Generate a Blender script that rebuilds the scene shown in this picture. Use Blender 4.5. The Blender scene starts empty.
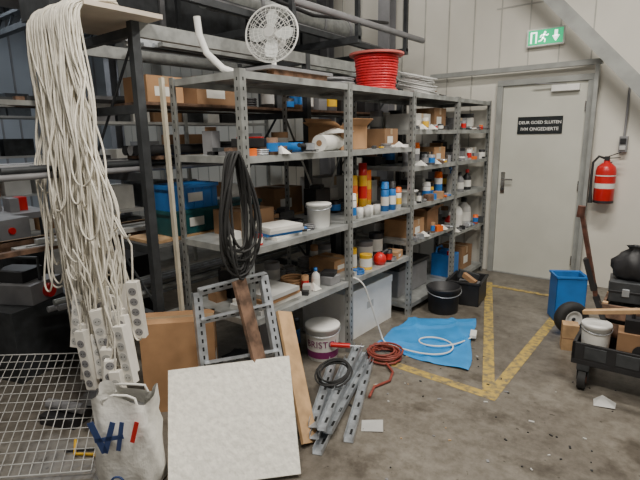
import bpy, bmesh, math, random
from mathutils import Vector, Matrix
random.seed(7)
rnd=random.uniform
# ---------------------------------------------------------------- materials
MATS={}
def mat(name,col,rough=.6,metal=0.0,var=.12,scale=8,bump=0.0,bscale=60,emit=0.0,col2=None,spec=None):
    if name in MATS: return MATS[name]
    m=bpy.data.materials.new(name); m.use_nodes=True
    nt=m.node_tree; N=nt.nodes; Lk=nt.links; p=N['Principled BSDF']
    tc=N.new('ShaderNodeTexCoord'); no=N.new('ShaderNodeTexNoise'); no.inputs['Scale'].default_value=scale
    no.inputs['Detail'].default_value=6
    Lk.new(tc.outputs['Object'],no.inputs['Vector'])
    cr=N.new('ShaderNodeValToRGB')
    a=[max(0,c*(1-var)) for c in col]; b=[min(1,c*(1+var)) for c in col] if col2 is None else col2
    cr.color_ramp.elements[0].position=.35; cr.color_ramp.elements[1].position=.65
    cr.color_ramp.elements[0].color=(*a[:3],1); cr.color_ramp.elements[1].color=(*b[:3],1)
    Lk.new(no.outputs['Fac'],cr.inputs['Fac']); Lk.new(cr.outputs['Color'],p.inputs['Base Color'])
    p.inputs['Roughness'].default_value=rough; p.inputs['Metallic'].default_value=metal
    if bump>0:
        n2=N.new('ShaderNodeTexNoise'); n2.inputs['Scale'].default_value=bscale; Lk.new(tc.outputs['Object'],n2.inputs['Vector'])
        bp=N.new('ShaderNodeBump'); bp.inputs['Strength'].default_value=bump; bp.inputs['Distance'].default_value=.01
        Lk.new(n2.outputs['Fac'],bp.inputs['Height']); Lk.new(bp.outputs['Normal'],p.inputs['Normal'])
    if emit>0:
        Lk.new(cr.outputs['Color'],p.inputs['Emission Color']); p.inputs['Emission Strength'].default_value=emit
    MATS[name]=m; return m
STEEL=mat('steel_grey',(.30,.31,.30),.42,.4,.2,14)
STEELD=mat('steel_dark',(.06,.065,.07),.5,.4,.2,14)
GALV=mat('galvanized',(.50,.53,.56),.36,.6,.2,20)
SHELF=mat('shelf_sheet',(.38,.395,.385),.42,.4,.25,9)
HOLE=mat('slot_black',(.012,.012,.012),.9)
WHITE=mat('white_plastic',(.82,.82,.79),.4,0,.05,8)
OFFW=mat('offwhite_cable',(.74,.70,.60),.5,0,.10,30)
CREAM=mat('power_strip_cream',(.80,.77,.70),.4,0,.08)
CARD=mat('cardboard',(.44,.25,.125),.85,0,.15,6)
CARD2=mat('cardboard_dark',(.27,.155,.08),.85,0,.15,6)
WOODL=mat('wood_light',(.52,.33,.17),.7,0,.2,12)
WOODD=mat('wood_weathered',(.17,.10,.065),.8,0,.5,18)
BLACK=mat('black_plastic',(.018,.018,.02),.5,0,.2)
RUB=mat('black_rubber',(.022,.022,.022),.75,0,.2)
RED=mat('red_paint',(.58,.015,.015),.3,0,.1)
REDC=mat('red_cable',(.65,.02,.03),.45,0,.15,30)
PINK=mat('reel_flange',(.55,.13,.11),.6,0,.15)
BLUE=mat('blue_plastic',(.02,.17,.52),.45,0,.1)
SHEET=mat('blue_sheet',(.025,.27,.66),.5,0,.14,5,.2,20)
TEAL=mat('teal_crate',(.012,.10,.11),.5,0,.15)
YEL=mat('yellow_plastic',(.80,.47,.02),.45,0,.1)
ORG=mat('orange_plastic',(.80,.15,.015),.45,0,.1)
GREYP=mat('grey_plastic',(.23,.23,.24),.5,0,.1)
LGREY=mat('light_grey_plastic',(.50,.50,.48),.5,0,.1)
PURP=mat('label_purple',(.20,.02,.12),.5,0,.1)
RUST=mat('rust_brown',(.11,.045,.03),.6,.2,.4,25)
HOSE=mat('hose_red_brown',(.24,.05,.035),.5,0,.2,25)
PAPER=mat('paper',(.74,.73,.68),.8,0,.08)
NAVY=mat('print_navy',(.03,.06,.18),.6,0,.1)
CHROME=mat('chrome',(.6,.6,.6),.2,1,.05)

# ---------------------------------------------------------------- builder
class B:
    def __init__(s): s.bm=bmesh.new(); s.mats=[]; s.M=Matrix.Identity(4)
    def mi(s,m):
        if m not in s.mats: s.mats.append(m)
        return s.mats.index(m)
    def poly(s,vs,fs,m,smooth=False):
        i=s.mi(m); V=[s.bm.verts.new(s.M@Vector(v)) for v in vs]
        for f in fs:
            try:
                F=s.bm.faces.new([V[k] for k in f]); F.material_index=i; F.smooth=smooth
            except ValueError: pass
    def box(s,c,d,m,rz=0,rx=0,ry=0):
        x,y,z=[k/2 for k in d]
        R=Matrix.Rotation(rz,3,'Z')@Matrix.Rotation(ry,3,'Y')@Matrix.Rotation(rx,3,'X')
        vs=[Vector(c)+R@Vector((a,b,e)) for a in(-x,x) for b in(-y,y) for e in(-z,z)]
        s.poly(vs,[(0,1,3,2),(4,6,7,5),(0,4,5,1),(2,3,7,6),(0,2,6,4),(1,5,7,3)],m)
    def mm(s,a,b,m):
        s.box([(p+q)/2 for p,q in zip(a,b)],[abs(q-p) for p,q in zip(a,b)],m)
    def beam(s,p,q,w,t,m,up=(0,0,1)):
        p=Vector(p);q=Vector(q);d=(q-p).normalized(); u=Vector(up); sd=d.cross(u)
        if sd.length<1e-3: sd=d.cross(Vector((1,0,0)))
        sd.normalize(); u=sd.cross(d); vs=[]
        for e in(p,q):
            for a,b in((-1,-1),(1,-1),(1,1),(-1,1)): vs.append(e+sd*a*w/2+u*b*t/2)
        s.poly(vs,[(3,2,1,0),(4,5,6,7),(0,1,5,4),(1,2,6,5),(2,3,7,6),(3,0,4,7)],m)
    def cyl(s,p,q,r0,m,r1=None,seg=20,cap=True):
        r1=r0 if r1 is None else r1
        p=Vector(p);q=Vector(q);d=(q-p).normalized(); a=d.orthogonal().normalized(); b=d.cross(a)
        vs=[];
        for e,r in((p,r0),(q,r1)):
            for k in range(seg):
                t=2*math.pi*k/seg; vs.append(e+a*r*math.cos(t)+b*r*math.sin(t))
        s.poly(vs,[(k,(k+1)%seg,seg+(k+1)%seg,seg+k) for k in range(seg)],m,True)
        if cap:
            s.poly(vs[:seg],[tuple(range(seg))[::-1]],m); s.poly(vs[seg:],[tuple(range(seg))],m)
    def lathe(s,prof,c,m,seg=28,tilt=None):
        c=Vector(c); T=tilt or Matrix.Identity(3); n=len(prof); vs=[]
        for k in range(seg):
            t=2*math.pi*k/seg
            for r,z in prof: vs.append(c+T@Vector((r*math.cos(t),r*math.sin(t),z)))
        s.poly(vs,[(k*n+i,((k+1)%seg)*n+i,((k+1)%seg)*n+i+1,k*n+i+1) for k in range(seg) for i in range(n-1)],m,True)
    def tube(s,pts,r,m,seg=8,closed=False):
        pts=[Vector(p) for p in pts]; n=len(pts); vs=[]; prev=None
        for i,p in enumerate(pts):
            if closed: d=pts[(i+1)%n]-pts[i-1]
            else: d=pts[min(i+1,n-1)]-pts[max(i-1,0)]
            d.normalize()
            if prev is None: a=d.orthogonal().normalized()
            else:
                a=prev-d*prev.dot(d)
                a=a.normalized() if a.length>1e-4 else d.orthogonal().normalized()
            prev=a; b=d.cross(a)
            for k in range(seg):
                t=2*math.pi*k/seg; vs.append(p+a*r*math.cos(t)+b*r*math.sin(t))
        fs=[(i*seg+k,i*seg+(k+1)%seg,((i+1)%n)*seg+(k+1)%seg,((i+1)%n)*seg+k) for i in range(n if closed else n-1) for k in range(seg)]
        s.poly(vs,fs,m,True)
        if not closed:
            s.poly(vs[:seg],[tuple(range(seg))[::-1]],m); s.poly(vs[-seg:],[tuple(range(seg))],m)
    def ring(s,c,R,r,m,tilt=None,n=40,seg=8,wob=0):
        T=tilt or Matrix.Identity(3)
        s.tube([Vector(c)+T@Vector((R*math.cos(2*math.pi*k/n)*(1+wob*math.sin(3*k)),R*math.sin(2*math.pi*k/n),0)) for k in range(n)],r,m,seg,True)
    def text(s,body,size,m,fn,align='CENTER',off=0.0):
        cu=bpy.data.curves.new('t','FONT'); cu.body=body; cu.size=size; cu.align_x=align; cu.resolution_u=4; cu.offset=off
        ob=bpy.data.objects.new('t',cu); bpy.context.collection.objects.link(ob)
        bpy.context.view_layer.update(); me=bpy.data.meshes.new_from_object(ob.evaluated_get(bpy.context.evaluated_depsgraph_get()))
        s.poly([fn(v.co.x,v.co.y) for v in me.vertices],[tuple(p.vertices) for p in me.polygons],m)
        bpy.data.objects.remove(ob); bpy.data.curves.remove(cu); bpy.data.meshes.remove(me)
    def done(s,name,bevel=0,parent=None):
        me=bpy.data.meshes.new(name); bmesh.ops.recalc_face_normals(s.bm,faces=s.bm.faces)
        s.bm.to_mesh(me); s.bm.free()
        for m in s.mats: me.materials.append(m)
        ob=bpy.data.objects.new(name,me); bpy.context.collection.objects.link(ob)
        if bevel:
            bv=ob.modifiers.new('b','BEVEL'); bv.width=bevel; bv.segments=2; bv.limit_method='ANGLE'; bv.angle_limit=.7
        if parent: ob.parent=parent
        return ob
def place(x,y,z,rz=0,rx=0,ry=0): return Matrix.Translation((x,y,z))@Matrix.Rotation(rz,4,'Z')@Matrix.Rotation(rx,4,'X')@Matrix.Rotation(ry,4,'Y')

WY=5.60   # door wall
CEIL=3.9
# ---------------------------------------------------------------- floor
def floor_mat():
    m=bpy.data.materials.new('concrete_floor'); m.use_nodes=True; nt=m.node_tree; N=nt.nodes; L=nt.links; p=N['Principled BSDF']
    tc=N.new('ShaderNodeTexCoord')
    def noise(sc,det=8,rough=.6):
        n=N.new('ShaderNodeTexNoise'); n.inputs['Scale'].default_value=sc; n.inputs['Detail'].default_value=det; n.inputs['Roughness'].default_value=rough
        L.new(tc.outputs['Object'],n.inputs['Vector']); return n
    n1=noise(1.3); r1=N.new('ShaderNodeValToRGB'); r1.color_ramp.elements[0].position=.34; r1.color_ramp.elements[1].position=.66
    r1.color_ramp.elements[0].color=(.115,.10,.082,1); r1.color_ramp.elements[1].color=(.235,.215,.18,1); L.new(n1.outputs['Fac'],r1.inputs['Fac'])
    n2=noise(14,10,.7); r2=N.new('ShaderNodeValToRGB'); r2.color_ramp.elements[0].position=.33; r2.color_ramp.elements[1].position=.6
    r2.color_ramp.elements[0].color=(.62,.60,.57,1); r2.color_ramp.elements[1].color=(1.05,1.05,1.05,1); L.new(n2.outputs['Fac'],r2.inputs['Fac'])
    mx=N.new('ShaderNodeMixRGB'); mx.blend_type='MULTIPLY'; mx.inputs[0].default_value=1; L.new(r1.outputs[0],mx.inputs[1]); L.new(r2.outputs[0],mx.inputs[2])
    n3=noise(3.2,5,.6); r3=N.new('ShaderNodeValToRGB'); r3.color_ramp.elements[0].position=.33; r3.color_ramp.elements[1].position=.45
    r3.color_ramp.elements[0].color=(.42,.39,.36,1); r3.color_ramp.elements[1].color=(1,1,1,1); L.new(n3.outputs['Fac'],r3.inputs['Fac'])
    m2=N.new('ShaderNodeMixRGB'); m2.blend_type='MULTIPLY'; m2.inputs[0].default_value=.8; L.new(mx.outputs[0],m2.inputs[1]); L.new(r3.outputs[0],m2.inputs[2])
    n4=noise(26,2,.5); r4=N.new('ShaderNodeValToRGB'); r4.color_ramp.elements[0].position=.26; r4.color_ramp.elements[1].position=.31
    r4.color_ramp.elements[0].color=(.35,.33,.3,1); r4.color_ramp.elements[1].color=(1,1,1,1); L.new(n4.outputs['Fac'],r4.inputs['Fac'])
    m3=N.new('ShaderNodeMixRGB'); m3.blend_type='MULTIPLY'; m3.inputs[0].default_value=.9; L.new(m2.outputs[0],m3.inputs[1]); L.new(r4.outputs[0],m3.inputs[2])
    L.new(m3.outputs[0],p.inputs['Base Color']); p.inputs['Roughness'].default_value=.40
    bp=N.new('ShaderNodeBump'); bp.inputs['Strength'].default_value=.15; bp.inputs['Distance'].default_value=.01; L.new(n2.outputs['Fac'],bp.inputs['Height']); L.new(bp.outputs[0],p.inputs['Normal'])
    return m
b=B(); b.mm((-10,-3,-.1),(3.5,WY+.2,0),floor_mat()); b.done('floor')
WALLM=mat('wall_panel_white',(.70,.675,.60),.5,0,.06,1.5)
SEAM=mat('panel_seam',(.46,.45,.41),.7)
b=B(); b.mm((-10,WY,0),(-1.88,WY+.15,CEIL),WALLM); b.mm((-.93,WY,0),(3.5,WY+.15,CEIL),WALLM); b.mm((-1.88,WY,2.16),(-.93,WY+.15,CEIL),WALLM)
x=-9.7
while x<3.4:
    if x<-1.95: b.mm((x,WY-.008,0),(x+.012,WY,CEIL),SEAM)
    elif x<-.9: b.mm((x,WY-.006,2.25),(x+.012,WY,CEIL),SEAM)
    x+=.30
b.mm((.1,WY-.006,0),(.112,WY,CEIL),SEAM); b.mm((-1.95,WY-.004,2.9),(3.5,WY,2.915),SEAM)
b.done('wall_back')
WL=mat('wall_far_grey',(.36,.39,.43),.7,0,.1,1)
b=B(); b.mm((-10.1,-3,0),(-9.95,WY,CEIL),WL)
for k in range(28): b.mm((-9.95,-2.9+k*.3,0),(-9.93,-2.87+k*.3,CEIL),GREYP)
b.done('wall_left')
CEILM=mat('ceiling_grey',(.11,.12,.14),.8,0,.15,1)
b=B(); b.mm((-10,-3,CEIL),(3.5,WY+.2,CEIL+.1),CEILM)
for k in range(26): b.mm((-10,-2.8+k*.33,CEIL-.04),(3.5,-2.68+k*.33,CEIL),CEILM)
b.done('ceiling')
# yellow lines
YL=bpy.data.materials.new('floor_line_yellow'); YL.use_nodes=True
nt=YL.node_tree;N=nt.nodes;L=nt.links;p=N['Principled BSDF'];tc=N.new('ShaderNodeTexCoord');n=N.new('ShaderNodeTexNoise');n.inputs['Scale'].default_value=22;n.inputs['Detail'].default_value=10
r=N.new('ShaderNodeValToRGB');r.color_ramp.elements[0].position=.38;r.color_ramp.elements[1].position=.58;r.color_ramp.elements[0].color=(.20,.165,.10,1);r.color_ramp.elements[1].color=(.50,.35,.08,1)
L.new(tc.outputs['Object'],n.inputs['Vector']);L.new(n.outputs['Fac'],r.inputs['Fac']);L.new(r.outputs[0],p.inputs['Base Color']);p.inputs['Roughness'].default_value=.55
b=B(); LZ=[.0008]
def line(p,q,w=.075):
    b.beam((p[0],p[1],LZ[0]),(q[0],q[1],LZ[0]),w,.0016,YL); LZ[0]+=.0006
line((-1.75,2.80),(-.83,2.77)); line((-.87,2.74),(-.87,5.5)); line((-.90,2.82),(-1.70,5.1)); line((-1.80,5.0),(-.9,5.0),.06)
b.done('floor_marking_yellow')

# ---------------------------------------------------------------- door
DOORM=mat('door_paint',(.60,.60,.53),.42,0,.06,2)
FRM=mat('door_frame_grey',(.30,.31,.295),.5)
b=B()
b.mm((-1.82,WY-.02,.01),(-.99,WY+.03,2.10),DOORM)
b.mm((-1.879,WY-.05,0),(-1.821,WY+.06,2.099),FRM); b.mm((-.989,WY-.05,0),(-.931,WY+.06,2.099),FRM); b.mm((-1.879,WY-.05,2.101),(-.931,WY+.06,2.159),FRM)
b.mm((-1.82,WY-.04,0),(-.99,WY+.05,.009),FRM)
b.mm((-1.79,WY-.028,.93),(-1.745,WY-.02,1.17),CHROME)
b.cyl((-1.767,WY-.02,1.09),(-1.767,WY-.07,1.09),.010,CHROME); b.cyl((-1.772,WY-.07,1.09),(-1.65,WY-.07,1.09),.010,CHROME)
b.cyl((-1.767,WY-.02,.98),(-1.767,WY-.032,.98),.012,STEELD)
b.mm((-1.32,WY-.075,2.01),(-1.06,WY-.02,2.07),WHITE); b.beam((-1.18,WY-.06,2.075),(-1.48,WY-.10,2.10),.02,.008,GREYP); 
for z in(.25,1.05,1.85): b.cyl((-.995,WY-.03,z-.05),(-.995,WY-.03,z+.05),.010,CHROME)
b.done('door_1',.002)
SIGNB=mat('sign_black',(.012,.016,.018),.4)
b=B(); b.mm((-1.645,WY-.03,1.585),(-1.195,WY-.02,1.765),SIGNB)
f=lambda z0:(lambda x,y:(-1.42+x,WY-.0305,z0+y))
b.text("DEUR GOED SLUITEN",.044,WHITE,f(1.69),off=.0006); b.text("IVM ONGEDIERTE",.048,WHITE,f(1.620),off=.0006)
b.done('door_notice_sign')
GEM=mat('exit_green',(.0,.42,.16),.4,0,.02,4,emit=1.3); WEM=mat('exit_white',(.9,1,.92),.4,0,.02,4,emit=2.2)
b=B(); b.mm((-1.60,WY-.06,2.47),(-1.24,WY,2.64),WHITE); b.mm((-1.585,WY-.063,2.485),(-1.255,WY-.06,2.625),GEM)
y=WY-.0645
def quad(pts,m,yy=y): b.poly([(px,yy,pz) for px,pz in pts],[tuple(range(len(pts)))],m)
quad([(-1.565,2.50),(-1.50,2.50),(-1.50,2.61),(-1.565,2.61)],WEM)
quad([(-1.548,2.50),(-1.515,2.50),(-1.515,2.595),(-1.548,2.595)],GEM,y-.0005)
b.cyl((-1.425,y,2.597),(-1.425,y-.001,2.597),.011,WEM)
def limb(p,q,w=.012): b.beam((p[0],y,p[1]),(q[0],y,q[1]),.001,w,WEM,up=(0.001,0,1))
for a,c in [((-1.43,2.583),(-1.445,2.545)),((-1.43,2.58),(-1.405,2.565)),((-1.405,2.565),(-1.39,2.578)),((-1.432,2.58),(-1.462,2.57)),((-1.462,2.57),(-1.468,2.55)),((-1.445,2.548),(-1.42,2.53)),((-1.42,2.53),(-1.425,2.502)),((-1.445,2.548),(-1.455,2.523)),((-1.455,2.523),(-1.485,2.515))]: limb(a,c)
quad([(-1.335,2.555),(-1.305,2.555),(-1.305,2.61),(-1.335,2.61)],WEM)
quad([(-1.32,2.50),(-1.285,2.558),(-1.355,2.558)],WEM)
b.done('exit_sign')
b=B(); b.beam((-2.65,5.50,2.26),(-.87,5.50,2.26),.05,.05,FRM); b.mm((-.925,5.47,0),(-.89,5.53,2.28),FRM); b.done('steel_door_portal')
b=B(); P0=(-1.80,5.32,3.36); P1=(.85,5.32,.50)
for yy,w_,t_ in((-.03,.12,.012),(.03,.12,.012)): b.beam((P0[0],P0[1]+yy,P0[2]),(P1[0],P1[1]+yy,P1[2]),t_,w_,FRM,up=(1,0,1))
b.beam(P0,P1,.07,.012,FRM,up=(1,0,1)); b.mm((.78,5.26,0),(.92,5.38,.60),FRM); b.mm((-1.95,5.25,3.30),(-1.75,5.58,3.42),FRM); b.done('steel_diagonal_brace')
b=B(); b.mm((-.67,WY-.07,1.40),(-.60,WY,1.55),GREYP); b.mm((-.66,WY-.085,1.48),(-.61,WY-.07,1.53),BLACK); b.mm((-.66,WY-.085,1.42),(-.61,WY-.07,1.46),LGREY)
b.cyl((-.635,WY-.03,1.55),(-.635,WY-.03,2.0),.011,GREYP); b.tube([(-.635,WY-.03,2.0),(-.62,WY-.03,2.05),(-.55,WY-.03,2.06),(.6,WY-.03,2.06)],.011,GREYP); b.done('electrical_switch_box',.004)
# fire extinguisher
b=B(); c=(-.745,WY-.12)
b.lathe([(0,.90),(.078,.90),(.09,.92),(.09,1.22),(.08,1.26),(.04,1.295),(.028,1.30),(.028,1.325),(0,1.325)],(c[0],c[1],0),RED)
b.lathe([(.0912,1.05),(.0912,1.18)],(c[0],c[1],0),PAPER,seg=28)
b.lathe([(.0918,1.10),(.0918,1.17)],(c[0],c[1],0),RED,seg=28)
b.lathe([(.0915,.905),(.0915,.93)],(c[0],c[1],0),BLACK)
b.mm((c[0]-.02,c[1]-.03,1.32),(c[0]+.02,c[1]+.03,1.36),BLACK); b.beam((c[0],c[1],1.355),(c[0]+.11,c[1]-.02,1.40),.02,.008,BLACK); b.beam((c[0],c[1],1.34),(c[0]+.11,c[1]-.02,1.35),.02,.008,BLACK)
b.tube([(c[0]-.02,c[1],1.34),(c[0]-.07,c[1]-.02,1.36),(c[0]-.115,c[1]-.03,1.30),(c[0]-.118,c[1]-.03,1.15),(c[0]-.112,c[1]-.03,1.0)],.012,RUB); b.cyl((c[0]-.112,c[1]-.03,1.0),(c[0]-.11,c[1]-.03,.90),.012,BLACK,r1=.022)
b.mm((c[0]-.03,c[1]+.085,1.0),(c[0]+.03,WY,1.30),STEELD)
b.done('fire_extinguisher')

# ---------------------------------------------------------------- main shelving
FX,RX=-1.93,-2.53; PY=[1.78,2.76,3.69,4.62,5.52]; TOP=1.94
def post(b,x,y,z0,z1,sx,sy,m=STEEL,w=.042):
    t=.004
    b.mm((min(x,x-sx*w),y-t/2,z0),(max(x,x-sx*w),y+t/2,z1),m)
    b.mm((x-t/2,min(y,y+sy*w),z0),(x+t/2,max(y,y+sy*w),z1),m)
    z=z0+.04
    while z<z1-.03:
        if sx>0: b.mm((x+t/2,y+sy*w*.5-.004,z),(x+t/2+.0008,y+sy*w*.5+.004,z+.018),HOLE)
        b.mm((x-sx*w*.5-.004,y-t/2-.0008,z),(x-sx*w*.5+.004,y-t/2,z+.018),HOLE)
        z+=.05
def tray(b,y0,y1,z,x0=RX,x1=FX,m=SHELF,lip=.038):
    b.mm((x0,y0,z-.003),(x1,y1,z),m); b.mm((x1-.003,y0,z-lip),(x1,y1,z-.003),m); b.mm((x0,y0,z-lip),(x0+.003,y1,z-.003),m)
    b.mm((x0,y0,z-lip),(x1,y0+.003,z-.003),m); b.mm((x0,y1-.003,z-lip),(x1,y1,z-.003),m)
    yc=(y0+y1)/2; b.mm((x0,yc-.02,z-.018),(x1,yc+.02,z-.003),m)
b=B()
for i,y in enumerate(PY):
    for x,sx in((FX+.004,1),(RX-.004,-1)):
        if i<4: post(b,x,y,0,TOP+.01,sx,1)
        else: post(b,x,y-.002,0,TOP+.01,sx,-1)
LV=[[1.94,1.50,.985,.56],[1.94,1.50,.985,.56],[1.94,1.64,1.33,1.0,.68,.10],[1.94,1.64,1.33,1.0,.60,.10]]
for i in range(4):
    for z in LV[i]: tray(b,PY[i]+.006,PY[i+1]-.006,z)
b.beam((RX-.006,PY[1],.1),(RX-.006,PY[2],1.8),.02,.003,STEEL,up=(1,0,0)); b.beam((RX-.006,PY[2],.1),(RX-.006,PY[1],1.8),.02,.003,STEEL,up=(1,0,0))
b.done('metal_shelving_unit')

# ---------------------------------------------------------------- rear tall rack
b=B(); RYs=[1.63,3.15,4.7]; RL=[.50,.95,1.40,1.80,2.22]
for y in RYs:
    for x in(-2.62,-3.42): b.mm((x-.025,y-.025,0),(x+.025,y+.025,2.25),STEELD)
    for z in RL: b.mm((-3.40,y-.02,z-.05),(-2.64,y+.02,z),STEELD)
    b.beam((-2.64,y,2.15),(-3.40,y,1.25),.02,.006,STEELD,up=(0,1,0)); b.beam((-3.40,y,1.2),(-2.64,y,.55),.02,.006,STEELD,up=(0,1,0))
for x in(-2.62,-3.42):
    b.mm((x-.02,1.65,2.17),(x+.02,4.68,2.25),STEEL)
b.mm((-2.64,1.65,.46),(-2.60,4.68,.50),STEEL)
b.done('tall_stock_rack')
def stock(name,z,xs,y0,y1,ms,r,kind,n):
    b=B(); 
    for i in range(n):
        x=rnd(*xs); zz=z+r+ (0 if i<n*.6 else 2*r); m=random.choice(ms); a=y0+rnd(0,.35); e=y1-rnd(0,.6)
        if kind=='pipe': b.cyl((x,a,zz),(x+rnd(-.03,.03),e,zz),r,m,seg=10)
        else: b.beam((x,a,zz),(x+rnd(-.03,.03),e,zz),r*rnd(2.5,6),2*r,m)
    b.done(name)
stock('steel_pipe_stock',.50,(-3.3,-2.85),1.2,4.9,[GALV,STEEL,GREYP],.02,'pipe',14)
stock('timber_plank_stock',.95,(-3.3,-3.05),.9,4.8,[WOODL,WOODD,LGREY],.014,'b',10)
stock('conduit_pipe_stock',1.40,(-3.3,-2.75),.75,4.9,[GREYP,STEEL,BLACK,STEELD],.018,'pipe',18)
stock('metal_profile_stock',1.80,(-3.3,-3.05),.9,4.9,[STEELD,STEEL,STEELD,WOODD],.014,'b',10)
stock('aluminium_profile_stock',2.22,(-3.3,-3.0),1.75,4.9,[GALV,STEEL],.014,'b',6)
b=B()
for i in range(5): b.cyl((-2.70-.065*i,1.70,1.40+.13),(-2.70-.065*i,4.4-.2*i,1.40+.13),.032,[BLACK,STEELD,BLACK,GREYP,BLACK][i],seg=14)
for k in(1.75,3.05,4.0): b.mm((-3.02,k,1.475),(-2.66,k+.04,1.498),WOODD)
b.done('black_drain_pipes')

# ---------------------------------------------------------------- generic small objects
def carton(name,x,y,z,dx,dy,dz,m=CARD,rz=0,open_=False,tape=True):
    b=B(); b.M=place(x,y,z,rz)
    if open_:
        t=.005
        b.mm((-dx/2,-dy/2,0),(dx/2,dy/2,t),m)
        for a,c in(((-dx/2,-dy/2,0),(-dx/2+t,dy/2,dz)),((dx/2-t,-dy/2,0),(dx/2,dy/2,dz)),((-dx/2,-dy/2,0),(dx/2,-dy/2+t,dz)),((-dx/2,dy/2-t,0),(dx/2,dy/2,dz))): b.mm(a,c,m)
        b.beam((dx/2,0,dz),(dx/2+.06,0,dz+.05),dy*.96,.004,m,up=(0,0,1)); b.beam((0,-dy/2,dz),(0,-dy/2-.07,dz+.03),dx*.96,.004,m)
        b.beam((-dx/2,0,dz),(-dx/2-.04,0,dz+.06),dy*.96,.004,m); b.mm((-dx*.35,-dy*.35,.01),(dx*.3,dy*.3,dz*.7),PAPER)
    else:
        b.mm((-dx/2,-dy/2,0),(dx/2,dy/2,dz),m)
        if tape:
            tp=mat('packing_tape',(.42,.30,.18),.3)
            b.mm((-dx/2-.0006,-.02,dz*.7),(dx/2+.0006,.02,dz+.0006),tp); b.mm((dx/2,-dy*.3,dz*.25),(dx/2+.0008,dy*.1,dz*.6),PAPER); b.mm((-dx/2,-.001,dz),(dx/2,.001,dz+.001),CARD2)
    return b.done(name,.002)
def bucket(name,x,y,z,r,h,m=WHITE,band=None,word=None,lid=True,handle=True,face=-.93):
    b=B(); b.lathe([(0,.003),(r*.86,0),(r*.88,.004),(r*.98,h*.9),(r*1.04,h*.9),(r*1.05,h*.97),(r,h)]+([(0,h)] if lid else [(r*.95,h),(r*.85,.02),(0,.02)]),(x,y,z),m)
    rr=lambda t:r*(.88+.1*t/.9)
    if band: b.lathe([(rr(.12)+.0015,h*.12),(rr(.78)+.0015,h*.78)],(x,y,z),band[0]); b.lathe([(rr(.10)+.0025,h*.10),(rr(.30)+.0025,h*.30)],(x,y,z),band[1])
    if word: b.text(word,h*.27,band[1] if band else NAVY,lambda tx,ty:(x+(rr(.6)+.006)*math.cos(face+tx/r),y+(rr(.6)+.006)*math.sin(face+tx/r),z+h*.44+ty))
    if handle: b.tube([(x+r*1.06*math.cos(face-math.pi/2+math.pi*k/12),y+r*1.06*math.sin(face-math.pi/2+math.pi*k/12),z+h*.88-.25*r*math.sin(k/12*math.pi)) for k in range(13)],.003,GALV,6)
    return b.done(name)
def can(name,x,y,z,r,h,m,cap=None,top=None,spray=False):
    b=B()
    if spray:
        b.lathe([(0,0),(r,0),(r,h*.74),(r*.6,h*.8),(r*.6,h*.81)],(x,y,z),m); b.lathe([(r*1.01,h*.78),(r*1.01,h*.74),(r*.9,h*.98),(r*.8,h),(0,h)],(x,y,z),cap or WHITE)
        b.lathe([(r+.0008,h*.2),(r+.0008,h*.5)],(x,y,z),top or PAPER)
    else:
        b.lathe([(0,0),(r,0),(r*1.03,.004),(r,.008),(r,h-.006),(r*1.03,h-.003),(r,h),(r*.9,h),(r*.88,h-.005),(0,h-.005)],(x,y,z),m); b.lathe([(r+.0008,h*.2),(r+.0008,h*.75)],(x,y,z),top or PAPER)
    return b.done(name)
def bottle(name,x,y,z,r,h,m,cap=WHITE,trigger=False,label=PAPER):
    b=B(); b.lathe([(0,0),(r,0),(r*1.02,.01),(r*1.02,h*.55),(r*.85,h*.68),(r*.35,h*.8),(r*.33,h*.86)],(x,y,z),m); b.lathe([(r*1.03,h*.15),(r*1.03,h*.48)],(x,y,z),label)
    if trigger:
        b.mm((x-.012,y-.012,z+h*.84),(x+.012,y+.012,z+h),cap); b.mm((x-.01,y-.06,z+h*.92),(x+.01,y+.02,z+h),cap); b.beam((x,y-.03,z+h*.92),(x,y-.045,z+h*.75),.01,.006,cap)
    else: b.lathe([(r*.42,h*.84),(r*.42,h),(0,h)],(x,y,z),cap)
    return b.done(name)
def clutter(y0,y1,z,hmax,x0=-2.50,x1=-2.27,seed=0,dark=False,name='assorted_supplies'):
    st=random.getstate(); random.seed(seed); b=B(); y=y0+.03
    pal=[BLACK,STEELD,GREYP,CARD2,STEELD,BLACK,GREYP] if dark else [BLACK,GREYP,LGREY,CARD,CARD2,PAPER,STEELD,GREYP,STEELD,WOODD,BLACK,GREYP]
    while y<y1-.07:
        w=rnd(.06,.20); w=min(w,y1-y-.02); h=rnd(.3,1)*hmax; m=random.choice(pal); k=random.random(); d=rnd(.5,1)*(x1-x0); xc=(x0+x1)/2
        if k<.55:
            a_=rnd(-.12,.12); b.box((xc,y+w/2,z+h/2),(d*.9,w*.85,h),m,rz=a_)
            if k<.25: b.box((xc,y+w/2,z+h+.012),(d*.6,w*.6,.024),random.choice(pal),rz=a_+.5)
        elif k<.8:
            r=min(w,.12)/2; b.lathe([(0,0),(r,0),(r,h),(r*.9,h),(r*.9,h-.006),(0,h-.006)],(x1-.06,y+w/2,z),m,18); b.lathe([(r+.001,h*.2),(r+.001,h*.7)],(x1-.06,y+w/2,z),random.choice([PAPER,LGREY,YEL,BLUE]),18)
        else:
            for j in range(4): b.ring((xc,y+w/2,z+.012+j*.018),w*.42,.009,m,None,24,6)
        y+=w+rnd(.0,.03)
    random.setstate(st); b.done(name)
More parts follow.
